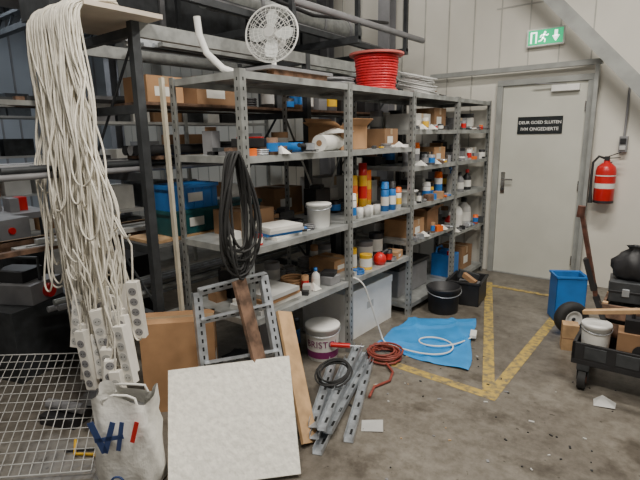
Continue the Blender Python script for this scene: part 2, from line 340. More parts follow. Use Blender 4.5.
def loose(y0,y1,z,x0,x1,n,seed):
    st=random.getstate(); random.seed(seed); b=B()
    pal=[BLACK,GREYP,STEELD,PAPER,WOODD,CARD,GALV,BLACK,LGREY,ORG,BLUE,STEELD,GREYP,CARD2]
    for i in range(n):
        y=y0+(y1-y0)*(i+.5)/n+rnd(-.01,.01); x=rnd(x0,x1); m=random.choice(pal); k=random.random(); a=rnd(0,3.1)
        if k<.3: s_=rnd(.04,.09); h=rnd(.02,.07); b.box((x,y,z+h/2),(s_,s_*rnd(.5,1),h),m,rz=a)
        elif k<.55: r=rnd(.008,.02); l=rnd(.05,.10); b.cyl((x-l/2*math.cos(a),y-l/2*math.sin(a)*.6,z+r),(x+l/2*math.cos(a),y+l/2*math.sin(a)*.6,z+r),r,m,seg=12); b.cyl((x+l/2*math.cos(a),y+l/2*math.sin(a)*.6,z+r),(x+l*.8*math.cos(a),y+l*.8*math.sin(a)*.6,z+r),r*.5,GALV,seg=8)
        elif k<.75: r=rnd(.015,.035); h=rnd(.02,.11); b.lathe([(0,0),(r,0),(r,h),(r*.85,h),(0,h-.004)],(x,y,z),m,16); b.lathe([(r+.0008,h*.2),(r+.0008,h*.7)],(x,y,z),random.choice([PAPER,YEL,RED,BLUE,GREYP]),16)
        elif k<.9:
            for j in range(3): b.ring((x,y,z+.008+j*.011),rnd(.03,.045),.005,m,None,20,6)
        else: b.poly([(x-.05,y-.03,z+.002),(x+.05,y-.035,z+.004),(x+.055,y+.03,z+.003),(x-.045,y+.035,z+.002),(x,y,z+.05)],[(0,1,4),(1,2,4),(2,3,4),(3,0,4)],PAPER)
    random.setstate(st); b.done('loose_tools')
clutter(1.9,2.7,1.5,.16,-2.5,-2.33,1,True); clutter(2.85,3.65,.985,.22,-2.5,-2.28,2); clutter(2.4,2.72,.985,.2,-2.5,-2.3,31,True)
clutter(1.85,2.7,.56,.18,-2.5,-2.30,4,True); clutter(2.8,3.65,.56,.24,-2.5,-2.42,5); clutter(1.95,2.7,0,.35,-2.5,-2.28,15,True)
for k,z in enumerate([1.64,1.33,1.0,.68]): clutter(3.73,4.58,z,.20,-2.5,-2.32,6+k)
for k,z in enumerate([1.64,1.33,1.0,.60]): clutter(4.66,5.47,z,.20,-2.5,-2.32,16+k)
clutter(3.2,3.65,1.5,.12,-2.5,-2.36,40,True); clutter(4.3,5.4,1.94,.10,-2.5,-2.3,41)
clutter(1.85,2.02,.985,.07,-2.30,-2.2,61,name='loose_tools'); clutter(2.30,2.72,.56,.09,-2.22,-2.14,62,name='loose_tools')
loose(2.34,2.48,.985,-2.06,-1.98,3,70); loose(2.32,2.48,.56,-2.08,-1.97,4,71); loose(3.1,3.66,1.5,-1.97,-1.955,6,72); loose(1.85,2.15,1.5,-1.97,-1.955,4,73)
loose(2.80,3.0,.56,-2.0,-1.96,4,74); loose(3.4,3.48,.56,-2.0,-1.97,2,75)
for k,(y0,y1,z) in enumerate([(3.74,4.55,1.64),(3.74,4.55,1.33),(3.74,4.55,1.0),(3.74,4.55,.68),(4.67,5.45,1.64),(4.67,5.45,1.33),(4.67,5.45,.60)]): loose(y0,y1,z,-1.962,-1.95,8,80+k)

# ---- items on top
b=B(); b.M=place(-2.25,2.45,TOP); b.mm((-.2,-.3,0),(.2,.3,.02),WOODL); b.mm((-.18,-.26,.02),(-.12,.26,.055),WOODD); b.mm((.12,-.26,.02),(.18,.26,.055),WOODD); b.mm((-.2,-.3,.055),(.2,.3,.075),GREYP); b.done('wooden_tray')
b=B(); b.M=place(-2.33,2.47,TOP+.076,math.radians(38)-.25)
b.lathe([(0,0),(.10,0),(.105,.01),(.09,.025),(.03,.035),(.016,.05),(.016,.15),(0,.15)],(0,0,0),WHITE)
b.M=b.M@Matrix.Translation((0,0,.24))@Matrix.Rotation(math.radians(-8),4,'X')
TX=Matrix.Rotation(math.radians(90),3,'X')
b.cyl((0,.03,0),(0,.13,0),.055,WHITE,r1=.045)
for y_,rs in((-.07,(.05,.08,.11,.14,.165)),(.01,(.08,.12,.165))):
    for R_ in rs: b.ring((0,y_*(1-(R_/.2)**4*.4) if y_<0 else y_,0),R_,.0018,WHITE,TX,36,5)
b.ring((0,-.03,0),.18,.006,WHITE,TX,44,8)
for k in range(28):
    t=2*math.pi*k/28; c_,s_=math.cos(t),math.sin(t)
    b.tube([(.03*c_,-.072,.03*s_),(.12*c_,-.066,.12*s_),(.165*c_,-.05,.165*s_),(.18*c_,-.03,.18*s_),(.16*c_,.008,.16*s_),(.05*c_,.012,.05*s_)],.0014,WHITE,4)
b.cyl((0,-.078,0),(0,-.068,0),.035,LGREY); b.cyl((0,-.05,0),(0,.03,0),.025,LGREY)
for k in range(4):
    t=2*math.pi*k/4; pts=[]
    for r_,w_ in((.02,.02),(.07,.05),(.12,.06),(.15,.04)):
        for sgn in(-1,1):
            a=t+sgn*w_/max(r_,.04)*.75; pts.append((r_*math.cos(a),-.03+sgn*.012,r_*math.sin(a)))
    b.poly(pts,[(0,1,3,2),(2,3,5,4),(4,5,7,6)],mat('fan_blade',(.62,.64,.62),.35),True)
b.done('desk_fan')
b=B(); b.tube([(-2.44,1.94,TOP+.36),(-2.44,1.95,TOP+.26),(-2.42,1.98,TOP+.16),(-2.35,2.04,TOP+.07),(-2.25,2.09,TOP+.03),(-2.18,2.13,TOP+.022)],.021,WHITE,10); b.done('plastic_drain_pipe')
# red reel
b=B(); c=(-2.12,3.42,TOP)
b.cyl(c,(c[0],c[1],TOP+.012),.17,PINK,seg=36); b.cyl((c[0],c[1],TOP+.27),(c[0],c[1],TOP+.285),.215,PINK,seg=36); b.cyl(c,(c[0],c[1],TOP+.27),.09,PINK)
for i in range(13):
    for R_ in(.138+.0018*i,.146+.0018*i): b.ring((c[0]+rnd(-.004,.004),c[1]+rnd(-.004,.004),TOP+.022+i*.0195),R_,.0095,REDC,None,36,6)
b.cyl((c[0],c[1],TOP+.285),(c[0],c[1],TOP+.287),.03,HOLE)
b.done('red_cable_reel')
def coil(name,x,y,z,R_,m,n=12,r=.005,tilt=None,spread=.03,h=.05):
    b=B()
    for i in range(n): b.ring((x+rnd(-.01,.01),y+rnd(-.01,.01),z+r+i*h/n),R_+rnd(-spread,spread),r,m,(tilt or Matrix.Identity(3))@Matrix.Rotation(rnd(-.06,.06),3,'X'),32,6,wob=.02)
    return b.done(name)
coil('white_wire_coil',-2.12,4.12,TOP+.04,.16,LGREY,18,.006,h=.14,tilt=Matrix.Rotation(.25,3,'Y'))
coil('grey_wire_coil',-2.25,2.98,TOP+.015,.16,GREYP,14,.005,h=.05)
b=B(); 
for i in range(6): b.beam((-2.4+i*.04,1.9+i*.03,TOP+.012),(-2.38+i*.03,3.0-.05*i,TOP+.012),.03,.02,[GALV,STEEL,LGREY][i%3])
b.done('metal_trim_strips')

# ---- bay 1+2, level 1.50
L1=1.5
carton('cardboard_box',-2.18,2.98,L1,.30,.34,.17,CARD,0,True); carton('cardboard_box',-2.14,3.45,L1,.28,.25,.15,CARD2,.1)
b=B(); b.cyl((-2.02,2.55,L1+.055),(-2.10,2.93,L1+.055),.055,PAPER); b.cyl((-2.019,2.545,L1+.055),(-2.02,2.55,L1+.055),.02,CARD2); b.done('paper_roll')
b=B(); b.M=place(-2.08,2.82,L1+.112,.4); b.poly([(-.1,-.12,0),(.1,-.1,.01),(.11,.13,.02),(-.09,.12,.0),(0,0,.05)],[(0,1,4),(1,2,4),(2,3,4),(3,0,4)],PAPER); b.done('crumpled_plastic_bag')
b=B(); b.M=place(-2.05,2.30,L1,.3); b.cyl((-.13,0,.035),(.08,0,.035),.03,BLUE); b.cyl((.08,0,.035),(.14,0,.035),.026,BLACK); b.cyl((.13,0,.02),(.13,0,.06),.03,GALV); b.cyl((.13,0,.015),(.13,0,.02),.055,STEELD); b.cyl((.10,0,.04),(.10,-.1,.05),.013,BLACK); b.done('angle_grinder')
b=B()
for i in range(5): b.beam((-2.30+i*.05,1.86,L1+.012+.022*(i%2)),(-2.22+i*.05,2.65-.1*i,L1+.012+.022*(i%2)),.06,.02,[BLACK,STEELD,GREYP,WOODD,BLACK][i])
b.done('tool_bars')
b=B(); b.M=place(-2.10,2.00,L1+.045,.5); b.mm((-.10,-.05,0.0),(.10,.05,.05),BLACK); b.mm((-.08,-.02,.05),(.08,.02,.058),RED); b.done('drill_bit_case',.005)
# ---- level .985
L2=.985
carton('cardboard_box',-2.35,2.15,L2,.26,.30,.16,CARD2,0)
bucket('white_canister',-2.06,2.58,L2,.085,.165,WHITE,handle=True)
b=B()
for i,(m,dx) in enumerate([(PAPER,.2),(BLUE,.18),(LGREY,.22),(PAPER,.2)]): b.box((-2.08,2.18,L2+.009+i*.019),(dx,.26,.018),m,rz=rnd(-.3,.3))
b.done('stack_of_manuals')
coil('black_cable_coil',-2.2,2.42,L2+.005,.09,BLACK,8,.005,spread=.02)
can('red_tin',-2.0,1.92,L2,.035,.06,RED)
can('spray_can',-2.0,2.90,L2,.033,.20,WHITE,WHITE,BLUE,True)
b=B()
for i in range(4): b.lathe([(0,0),(.028,0),(.028,.08),(0,.08)],(-2.01+.02*(i%2),3.02+i*.07,L2),LGREY if i%2 else WHITE,16)
b.done('small_jars')
def foam(x,y,m1,m2,h=.30):
    b=B(); b.lathe([(0,0),(.036,0),(.036,h*.75),(.02,h*.82),(0,h*.82)],(x,y,L2),m1); b.lathe([(.0368,h*.30),(.0368,h*.55)],(x,y,L2),m2); b.lathe([(.034,h*.75),(.034,h),(0,h)],(x,y,L2),m2); b.done('foam_spray_can')
foam(-2.14,3.12,ORG,YEL,.31); foam(-2.13,3.24,YEL,RED,.40); foam(-2.14,3.32,YEL,ORG,.34)
can('spray_can',-2.03,3.42,L2,.033,.24,BLUE,BLUE,PAPER,True); can('spray_can',-2.02,3.52,L2,.033,.24,BLUE,BLACK,WHITE,True); can('spray_can',-2.02,3.62,L2,.03,.18,WHITE,ORG,YEL,True)
# ---- level .56
L3=.56
b=B()
for i in range(4): b.box((-2.1+.01*i,2.08,L3+.013+.026*i),(.26,.40-.04*i,.026),[LGREY,PAPER,CARD,LGREY][i],rz=rnd(-.08,.08))
b.done('stacked_panels')
bottle('blue_cap_bottle',-2.05,2.52,L3,.03,.14,WHITE,BLUE); 
b=B(); b.box((-2.04,2.65,L3+.03),(.14,.12,.06),GREYP); b.box((-2.03,2.65,L3+.075),(.10,.1,.03),BLACK,rz=.4); b.done('junction_boxes',.004)
carton('cardboard_box',-2.25,2.95,L3,.25,.22,.10,CARD); can('yellow_tin',-2.02,3.12,L3,.05,.12,YEL,None,PAPER); can('yellow_tin',-2.08,3.02,L3,.035,.18,YEL)
b=B(); b.lathe([(0,0),(.04,0),(.055,.03),(.05,.07),(.02,.1),(0,.1)],(-2.0,3.30,L3),RED); b.cyl((-2.0,3.30,L3+.08),(-1.97,3.37,L3+.11),.015,BLACK); b.done('red_sander')
can('grey_tin',-2.2,3.38,L3,.07,.16,GREYP); can('grey_tin',-2.2,3.56,L3,.06,.2,STEELD); carton('cardboard_box',-2.03,3.57,L3,.13,.14,.06,CARD,.2)
# ---- below
b=B(); b.M=place(-2.26,3.22,0); b.mm((-.22,-.35,0),(.22,.35,.34),WHITE); b.mm((-.225,-.355,.34),(.225,.355,.40),WHITE); b.mm((.2205,-.05,.20),(.2215,.05,.26),LGREY); b.done('white_storage_box',.012)
bucket('paint_bucket',-2.06,2.60,0,.125,.26,WHITE,(PAPER,PURP),"BRISTOL",face=math.atan2(-2.60,2.06))
# ---- bays 3/4
carton('cardboard_box',-2.14,4.0,1.64,.28,.32,.14,LGREY); carton('cardboard_box',-2.14,4.4,1.64,.25,.25,.20,CARD2)
carton('cardboard_box',-2.15,4.9,1.64,.28,.3,.12,GREYP); can('grey_tin',-2.1,5.25,1.64,.08,.17,STEELD)
for i,(m,c_,h) in enumerate([(GREYP,BLACK,.2),(BLACK,BLACK,.16),(WHITE,ORG,.20)]): can('spray_can',-2.04-.05*(i%2),3.79+i*.09,1.33,.033,h,m,c_,GREYP,True)
carton('cardboard_box',-2.12,4.18,1.33,.22,.16,.11,BLACK,.15); carton('cardboard_box',-2.13,4.42,1.33,.24,.2,.15,CARD,-.1)
for i,(m,h) in enumerate([(BLACK,.12),(GREYP,.16),(STEELD,.12)]): can('tin_can',-2.07,4.75+i*.15,1.33,.055,h,m,None,GREYP)
carton('cardboard_box',-2.13,5.3,1.33,.22,.22,.12,PAPER,.1)
for i,(m,c_,h) in enumerate([(WHITE,WHITE,.16),(YEL,BLACK,.14),(WHITE,ORG,.24)]): can('spray_can',-2.04-.03*(i%2),4.20+i*.13,1.0,.04,h,m,c_,BLUE,True)
bucket('white_tub',-2.08,3.90,1.0,.095,.11,WHITE,handle=False)
bottle('trigger_spray_bottle',-2.02,4.74,1.0,.05,.27,WHITE,BLUE,True); bottle('cleaner_bottle',-2.02,4.95,1.0,.045,.2,GREYP,BLACK); bottle('cleaner_bottle',-2.02,5.15,1.0,.045,.22,BLACK,RED)
carton('cardboard_box',-2.13,3.95,.68,.28,.28,.16,CARD,.1); carton('cardboard_box',-2.14,4.32,.68,.24,.25,.2,CARD2,0,True)
bottle('cleaner_bottle',-2.03,4.75,.60,.05,.2,RED,WHITE); bottle('white_jug',-2.07,4.98,.60,.08,.30,WHITE,WHITE); bottle('white_jug',-2.07,5.22,.60,.08,.30,LGREY,BLACK)
b=B(); b.mm((-2.2,4.70,.10),(-1.98,4.92,.34),BLUE); b.mm((-2.13,4.76,.34),(-2.05,4.86,.38),BLUE); b.cyl((-2.02,4.74,.34),(-2.02,4.74,.38),.02,RED); b.tube([(-2.16,4.73,.34),(-2.16,4.75,.40),(-2.16,4.87,.40),(-2.16,4.89,.34)],.012,BLUE); b.done('blue_jerry_can',.015)
carton('cardboard_box',-2.15,5.2,.10,.3,.3,.25,CARD2)
b=B(); b.mm((-2.4,3.8,.10),(-2.1,4.4,.36),GREYP); b.mm((-2.42,3.78,.36),(-2.08,4.42,.40),BLACK); b.done('tool_chest',.01)
bucket('black_bucket',-1.74,4.00,0,.15,.24,BLACK,lid=False,handle=True)
b=B(); b.M=place(-1.68,4.42,0,.15); 
for a,c_ in(((-.15,-.18,0),(.15,.18,.01)),((-.15,-.18,0),(-.14,.18,.22)),((.14,-.18,0),(.15,.18,.22)),((-.15,-.18,0),(.15,-.17,.22)),((-.15,.17,0),(.15,.18,.22))): b.mm(a,c_,BLACK)
b.mm((-.165,-.195,.21),(-.14,.195,.23),BLACK); b.mm((.14,-.195,.21),(.165,.195,.23),BLACK); b.mm((-.165,-.195,.21),(.165,-.17,.23),BLACK); b.mm((-.165,.17,.21),(.165,.195,.23),BLACK)
b.mm((-.1,-.12,.01),(.1,.12,.17),GREYP); b.box((0,.02,.24),(.2,.05,.08),STEELD,rz=.5,ry=.3); b.box((.03,-.05,.23),(.15,.04,.05),CARD,rz=-.4,ry=.4); b.done('black_crate',.004)

# crates on rack
b=B(); b.mm((-2.95,1.65,.951),(-2.64,4.6,.97),WOODL); b.done('rack_shelf_board')
for i,(x,y,z,m) in enumerate([(-2.78,2.0,.971,TEAL),(-2.78,2.0,1.137,BLUE),(-2.78,2.42,.971,TEAL)]):
    b=B(); b.M=place(x,y,z); b.mm((-.12,-.19,0),(.12,.19,.14),m); b.mm((-.13,-.20,.14),(.13,.20,.165),m)
    for k in range(5): b.mm((.12,-.16+k*.075,.01),(.126,-.15+k*.075,.14),m)
    b.mm((.126,-.06,.05),(.128,.06,.11),PAPER); b.done('plastic_crate',.004)
carton('cardboard_box',-2.8,2.95,.971,.26,.34,.22,CARD2); carton('cardboard_box',-2.8,3.6,.971,.26,.4,.26,LGREY); carton('cardboard_box',-2.8,4.2,.971,.26,.4,.2,CARD)
b=B(); b.mm((-2.98,1.66,1.801),(-2.64,4.6,1.82),WOODD); b.done('rack_shelf_board')
carton('cardboard_box',-2.82,1.86,1.821,.26,.26,.16,CARD); carton('cardboard_box',-2.82,2.30,1.821,.26,.4,.18,CARD2); clutter(2.6,4.5,1.821,.24,-2.95,-2.7,50,True)

# ---- black hanging cables at post A
b=B()
for i in range(13):
    y0=1.71+rnd(-.02,.015); x0=-1.88+rnd(-.02,.04); w=rnd(.05,.13); zb=rnd(.86,1.05); pts=[]
    for k in range(25):
        t=k/24; a=2*math.pi*t; pts.append((x0+.01*math.sin(a)+.02*math.sin(2*a+i),y0-.04+w*.8*math.sin(a)*(1-.4*math.cos(a)),(1.53+zb)/2+(1.53-zb)/2*math.cos(a)))
    b.tube(pts,.007,RUB,6,True)
b.cyl((-1.93,1.69,1.52),(-1.85,1.69,1.52),.006,STEELD)
b.done('black_hanging_cables')

# ---------------------------------------------------------------- cable bundle
b=B(); b.mm((-3.12,1.28,2.251),(-2.46,1.72,2.275),mat('plywood_pale',(.64,.56,.46),.7,0,.1,5)); b.done('plywood_board')
def spl(cu,pts,):
    sp=cu.splines.new('NURBS'); sp.points.add(len(pts)-1)
    for i,p in enumerate(pts): sp.points[i].co=(*p,1)
    sp.use_endpoint_u=True; sp.order_u=4
cu=bpy.data.curves.new('hanging_cable_bundle','CURVE'); cu.dimensions='3D'; cu.bevel_depth=.0050; cu.bevel_resolution=1; cu.resolution_u=5
cu.materials.append(OFFW)
for i in range(115):
    xt=rnd(-2.96,-2.50); yt=1.26-rnd(0,.05); zb=rnd(.40,.95) if i%4 else rnd(1.0,1.5)
    xb=-2.50+(xt+2.72)*rnd(.7,1.5)+rnd(-.15,.14); w=rnd(.01,.10)
    yb=1.22+rnd(-.14,.05)
    pts=[(xt,yt+.25,2.285+rnd(0,.02)),(xt,yt+.10,2.30+rnd(0,.03)),(xt,yt,2.28),(xt+rnd(-.02,.02),yt-.01,2.15)]
    n=6
    for k in range(1,n): 
        t=k/n; pts.append((xt+(xb-w-xt)*t+rnd(-.05,.05),yt+(yb-yt)*t+rnd(-.04,.04),2.15+(zb-2.15)*t))
    pts+= [(xb-w,yb,zb),(xb,yb,zb-.04),(xb+w,yb,zb)]
    if i%3:
        xe=xt+rnd(-.15,.15); xe=min(max(xe,-2.96),-2.48)
        for k in range(n-1,0,-1):
            t=k/n; pts.append((xe+(xb+w-xe)*t+rnd(-.05,.05),yt+(yb-yt)*t+rnd(-.04,.04),2.15+(zb-2.15)*t))
        pts+=[(xe,yt-.01,2.2),(xe,yt,2.28),(xe,yt+.2,2.30)]
    spl(cu,pts)
ob=bpy.data.objects.new('hanging_cable_bundle',cu); bpy.context.collection.objects.link(ob)
b=B()
for i in range(26):
    row=i//9; x=-2.58+.055*(i%9)+rnd(-.02,.02)+.05*row; y=1.17-.05*row+rnd(-.04,.04); z=[.80,.64,.50][row]+rnd(-.07,.07)-.012*(i%9)
    b.M=place(x,y,z,.66+rnd(-.4,.4),rnd(-.12,.12),rnd(-.16,.16)); h=rnd(.10,.16)
    b.mm((-.028,-.02,-h),(.028,.02,h),CREAM)
    n=int(2*h/.055)
    for k in range(n):
        zc=-h+.035+k*.054; b.cyl((0,-.0205,zc),(0,-.0215,zc),.020,GREYP if i%2==0 else LGREY,seg=14); b.cyl((-.008,-.0225,zc),(-.008,-.0215,zc),.003,HOLE,seg=6); b.cyl((.008,-.0225,zc),(.008,-.0215,zc),.003,HOLE,seg=6)
    b.tube([(0,0,h),(.01,0,h+.06),(rnd(-.03,.03),.01,h+.18),(rnd(-.05,.03),.02,h+.32)],.005,OFFW,6)
b.done('power_strips',.004)

# ---------------------------------------------------------------- foreground
TILE=mat('textured_tile',(.80,.78,.70),.9,0,.10,38,1.0,26)
b=B(); A0=Vector((-1.755,1.055,0)); B0=Vector((-1.345,1.51,0)); e=(B0-A0).normalized(); nrm=Vector((-e.y,e.x,0))
upv=(nrm*.42+Vector((0,0,.42))).normalized(); th=upv.cross(e)*-.02
W_=(B0-A0).length; H_=.585
vs=[]
for off in(Vector((0,0,0)),th):
    for p in(A0,A0+e*W_,A0+e*W_+upv*H_,A0+upv*H_-upv*.02-e*.02): vs.append(p+off+Vector((0,0,.012)))
b.poly(vs,[(0,1,2,3),(7,6,5,4),(0,4,5,1),(1,5,6,2),(2,6,7,3),(3,7,4,0)],TILE); b.done('acoustic_panel_tile')
carton('cardboard_box',-2.36,1.59,0,.42,.20,.56,CARD,math.radians(47))
def slotted(b,p,q,w,m,side):
    p=Vector(p);q=Vector(q); d=(q-p).normalized(); s=Vector(side).normalized(); n_=d.cross(s).normalized()
    b.beam(p,q,w,.004,m,up=n_); b.beam(p+s*w/2+n_*w/2,q+s*w/2+n_*w/2,.004,w,m,up=n_)
    L_=(q-p).length; k=.03
    while k<L_-.03:
        for sg in(-1,1):
            c0=p+d*k+n_*.0028*sg; b.beam(c0,c0+d*.022,.010,.0012,HOLE,up=n_)
        k+=.045
b=B(); TR_=(-1.89,1.86,.83);TL_=(-2.03,1.50,.80);BR_=(-1.60,1.74,.02);BL_=(-1.93,1.45,.02); sd=(-.13,-.35,-.03)
slotted(b,TR_,BR_,.045,GALV,sd); slotted(b,TL_,BL_,.045,GALV,sd); slotted(b,TL_,TR_,.045,GALV,(0,0,1))
def mixp(a,c,t): return tuple(a[i]*(1-t)+c[i]*t for i in range(3))
for t in(.2,.5,.8): slotted(b,mixp(TL_,BL_,t),mixp(TR_,BR_,t),.035,GALV,(0,0,1))
b.done('slotted_steel_frame')
b=B(); b.beam((-1.87,1.65,.86),(-1.67,1.69,.015),.085,.022,WOODD,up=(1,0,1)); b.done('weathered_plank')
b=B(); b.beam((-1.86,1.98,.58),(-1.46,1.72,.015),.11,.02,WOODL,up=(1,.2,1)); b.done('plywood_offcut')
b=B(); b.beam((-2.50,1.72,.02),(-2.55,1.74,1.95),.03,.02,mat('pale_batten',(.58,.53,.42),.7),up=(0,1,0)); b.done('wooden_batten')
# studs
b=B()
def stud(p,q,w=.05,h=.035):
    p=Vector(p)+Vector((-.05,-.04,0));q=Vector(q)+Vector((-.03,-.02,0));d=(q-p).normalized();s=d.cross(Vector((0,0,1))).normalized();u=s.cross(d)
    b.beam(p,q,w,.002,GALV); 
    for sg in(-1,1): b.beam(p+s*sg*w/2+u*h/2,q+s*sg*w/2+u*h/2,.002,h,GALV)
    for k in range(7):
        t=(k+.5)/7; c0=p.lerp(q,t)+u*.0015; b.beam(c0,c0+d*.05,.014,.001,HOLE)
for i,(p,q) in enumerate([((-1.33,1.72,.003),(-1.80,2.85,.003)),((-1.39,1.77,.04),(-1.82,2.66,.02)),((-1.36,1.85,.042),(-1.74,2.82,.012)),((-1.26,1.90,.003),(-1.70,2.76,.003)),((-1.42,1.80,.08),(-1.84,2.50,.06)),((-1.36,1.80,.085),(-1.78,2.72,.10))]): stud(p,q)
b.done('metal_studs')
coil('black_cable_ring',-1.66,2.20,.14,.10,RUB,6,.006,spread=.01,h=.03,tilt=Matrix.Rotation(.35,3,'X'))
b=B()
for i in range(7): b.ring((-1.68+rnd(-.02,.02),2.84+rnd(-.02,.02),.02+i*.007),.12+rnd(-.03,.02),.008,HOSE,Matrix.Rotation(rnd(-.08,.08),3,'X'),30,6,wob=.06)
b.tube([(-1.60,2.74,.02),(-1.5,2.66,.015),(-1.46,2.55,.012),(-1.50,2.42,.012),(-1.46,2.30,.012)],.009,HOSE); b.done('coiled_hose')
b=B(); b.M=place(-1.86,2.60,.115,.5); b.cyl((-.10,0,.02),(.04,0,.02),.018,RED); b.cyl((.04,0,.02),(.14,0,.02),.007,GALV); b.done('red_handled_tool')
b=B(); b.M=place(-1.29,2.06,0,.6); b.poly([(-.06,-.05,.003),(.06,-.055,.006),(.065,.05,.012),(-.055,.055,.004)],[(0,1,2,3)],LGREY); b.done('paper_scrap')
b=B(); st=random.getstate(); random.seed(77)
for i in range(70):
    x=rnd(-1.6,-.2); y=rnd(1.7,3.3); s_=rnd(.004,.013)
    b.box((x,y,.003),(s_,s_*rnd(.5,2.5),.004),random.choice([LGREY,BLACK,WOODL,GREYP,BLACK,STEELD]),rz=rnd(0,3))
random.setstate(st); b.done('floor_debris')
# blue sheet
b=B(); C=[Vector((-1.84,2.94,0)),Vector((-1.10,2.98,0)),Vector((-1.42,3.95,0)),Vector((-1.90,3.62,0))]
n=34; vs=[];fs=[]
for i in range(n+1):
    for j in range(n+1):
        u=i/n;v=j/n; p=(C[0]*(1-u)+C[1]*u)*(1-v)+(C[3]*(1-u)+C[2]*u)*v
        z=.009+.012*(math.sin(9*u+3*v)*math.sin(7*v+2*u)+1)*.5+.018*max(0,math.sin(14*v-5*u))**8+.016*max(0,math.sin(11*u+6*v+1))**10
        if u in(0,1) or v in(0,1): z*=.5
        vs.append((p.x+.014*math.sin(9*v),p.y+.014*math.sin(8*u),z))
for i in range(n):
    for j in range(n): a=i*(n+1)+j; fs.append((a,a+n+1,a+n+2,a+1))
b.poly(vs,fs,SHEET,True); b.done('blue_plastic_sheet')
cu=bpy.data.curves.new('white_extension_cable','CURVE'); cu.dimensions='3D'; cu.bevel_depth=.006; cu.bevel_resolution=2; cu.materials.append(WHITE)
spl(cu,[(-1.98,2.80,.58),(-1.88,2.84,.58),(-1.86,2.90,.45),(-1.85,2.98,.25),(-1.82,3.05,.05),(-1.78,3.0,.035),(-1.6,2.98,.035),(-1.4,3.0,.035),(-1.28,3.12,.035),(-1.32,3.3,.035),(-1.5,3.35,.035),(-1.62,3.22,.035),(-1.5,3.1,.035),(-1.3,3.25,.035),(-1.27,3.5,.035)])
ob=bpy.data.objects.new('white_extension_cable',cu); bpy.context.collection.objects.link(ob)
b=B(); b.M=place(-1.28,3.55,.024,.3); b.mm((-.025,-.06,0),(.025,.06,.03),WHITE); b.done('cable_socket',.006)
# woven shopping bag
BAGM=mat('woven_bag',(.74,.73,.68),.6,0,.06,6,.5,30)
b=B(); b.M=place(-1.95,1.0,0,math.radians(38))
rings=[(0,.12,.08),(.02,.14,.095),(.10,.148,.10),(.20,.14,.108),(.30,.143,.098),(.36,.13,.10),(.42,.14,.075),(.47,.142,.07)]
n=64;vs=[]
for z,rx,ry in rings:
    for k in range(n):
        t=2*math.pi*k/n; c_,s_=math.cos(t),math.sin(t); sq=.6
        wv=1+.05*math.sin(5*t+z*17)+.03*math.sin(9*t-z*31)
        vs.append((rx*math.copysign(abs(c_)**sq,c_)*wv,ry*math.copysign(abs(s_)**sq,s_)*(1+.12*math.sin(7*t+z*23)),z+(.03*math.sin(3*t+1) if z>.43 else 0)))
fs=[(i*n+k,i*n+(k+1)%n,(i+1)*n+(k+1)%n,(i+1)*n+k) for i in range(len(rings)-1) for k in range(n)]
b.poly(vs,fs+[tuple(range(n))[::-1]],BAGM,True)
b.lathe([(0,.40),(.085,.38)],(0,0,0),mat('bag_inside',(.12,.12,.12),.9))
yy=-.122
b.beam((-.11,yy,.40),(-.06,yy,.25),.002,.03,NAVY,up=(1,0,0)); b.beam((-.06,yy,.25),(-.01,yy,.40),.002,.025,NAVY,up=(1,0,0)); b.beam((-.10,yy,.31),(.03,yy,.33),.002,.02,NAVY,up=(0,0,1)); b.beam((.0,yy,.26),(.03,yy,.40),.002,.02,NAVY,up=(1,0,0))
b.beam((.065,yy,.30),(.095,yy,.40),.002,.02,RED,up=(1,0,0))
b.ring((-.02,yy,.10),.028,.005,NAVY,TX,24,6); b.mm((-.045,yy-.002,.095),(.005,yy,.105),NAVY)
for sy in(-1,1): b.tube([(-.07,sy*.065,.44),(-.075,sy*.07,.475),(-.03,sy*.05,.488),(.03,sy*.05,.485),(.07,sy*.06,.475),(.08,sy*.065,.44)],.006,BAGM)
b.done('woven_shopping_bag')
# wire panel
b=B(); P=[Vector((-2.80,.30,.02)),Vector((-2.17,.90,.02)),Vector((-2.86,1.42,.25)),Vector((-3.55,.85,.25))]
for i in range(19): u=i/18; b.tube([P[0].lerp(P[1],u),P[3].lerp(P[2],u)],.0024,LGREY,6)
for i in range(14): u=i/13; b.tube([P[0].lerp(P[3],u)+Vector((0,0,.004)),P[1].lerp(P[2],u)+Vector((0,0,.004))],.0024 if 0<i<13 else .004,LGREY,6)
for q in(P[2],P[3]): b.cyl((q.x,q.y,0),(q.x,q.y,.26),.006,STEELD)
b.done('wire_mesh_panel')
# dark clutter left
b=B(); b.M=place(-3.05,1.52,0,.2)
b.lathe([(0,0),(.13,0),(.15,.34),(.165,.35),(.165,.37),(.145,.37),(.12,.03),(0,.03)],(0,0,0),BLACK); b.done('black_waste_bin')
b=B(); b.M=place(-2.75,1.05,0,.4); b.mm((-.12,-.08,0.0),(.12,.08,.06),BLACK); b.cyl((-.12,0,.09),(.12,0,.09),.03,GREYP); b.done('cable_clamp_tool',.005)
carton('dark_storage_box',-3.75,1.25,0,.5,.55,.50,STEELD,.3,tape=False); carton('dark_storage_box',-3.95,2.0,0,.5,.5,.62,BLACK,.1,tape=False)
b=B(); b.M=place(-3.72,1.25,.501,.5); b.mm((-.2,-.15,0),(.2,.15,.14),GREYP); b.mm((-.15,-.1,.14),(.1,.1,.22),BLACK); b.tube([(-.15,0,.14),(-.15,0,.30),(.15,0,.30),(.15,0,.14)],.012,STEELD); b.cyl((.2,0,.07),(.23,0,.07),.05,RED); b.done('portable_generator',.012)
b=B(); b.M=place(-3.75,.62,0,.2)
b.mm((-.20,-.1,.05),(.2,.1,.20),BLACK); b.cyl((-.15,-.13,.07),(-.15,.13,.07),.07,RUB); b.cyl((.15,-.13,.07),(.15,.13,.07),.07,RUB); b.done('compressor_case',.015)
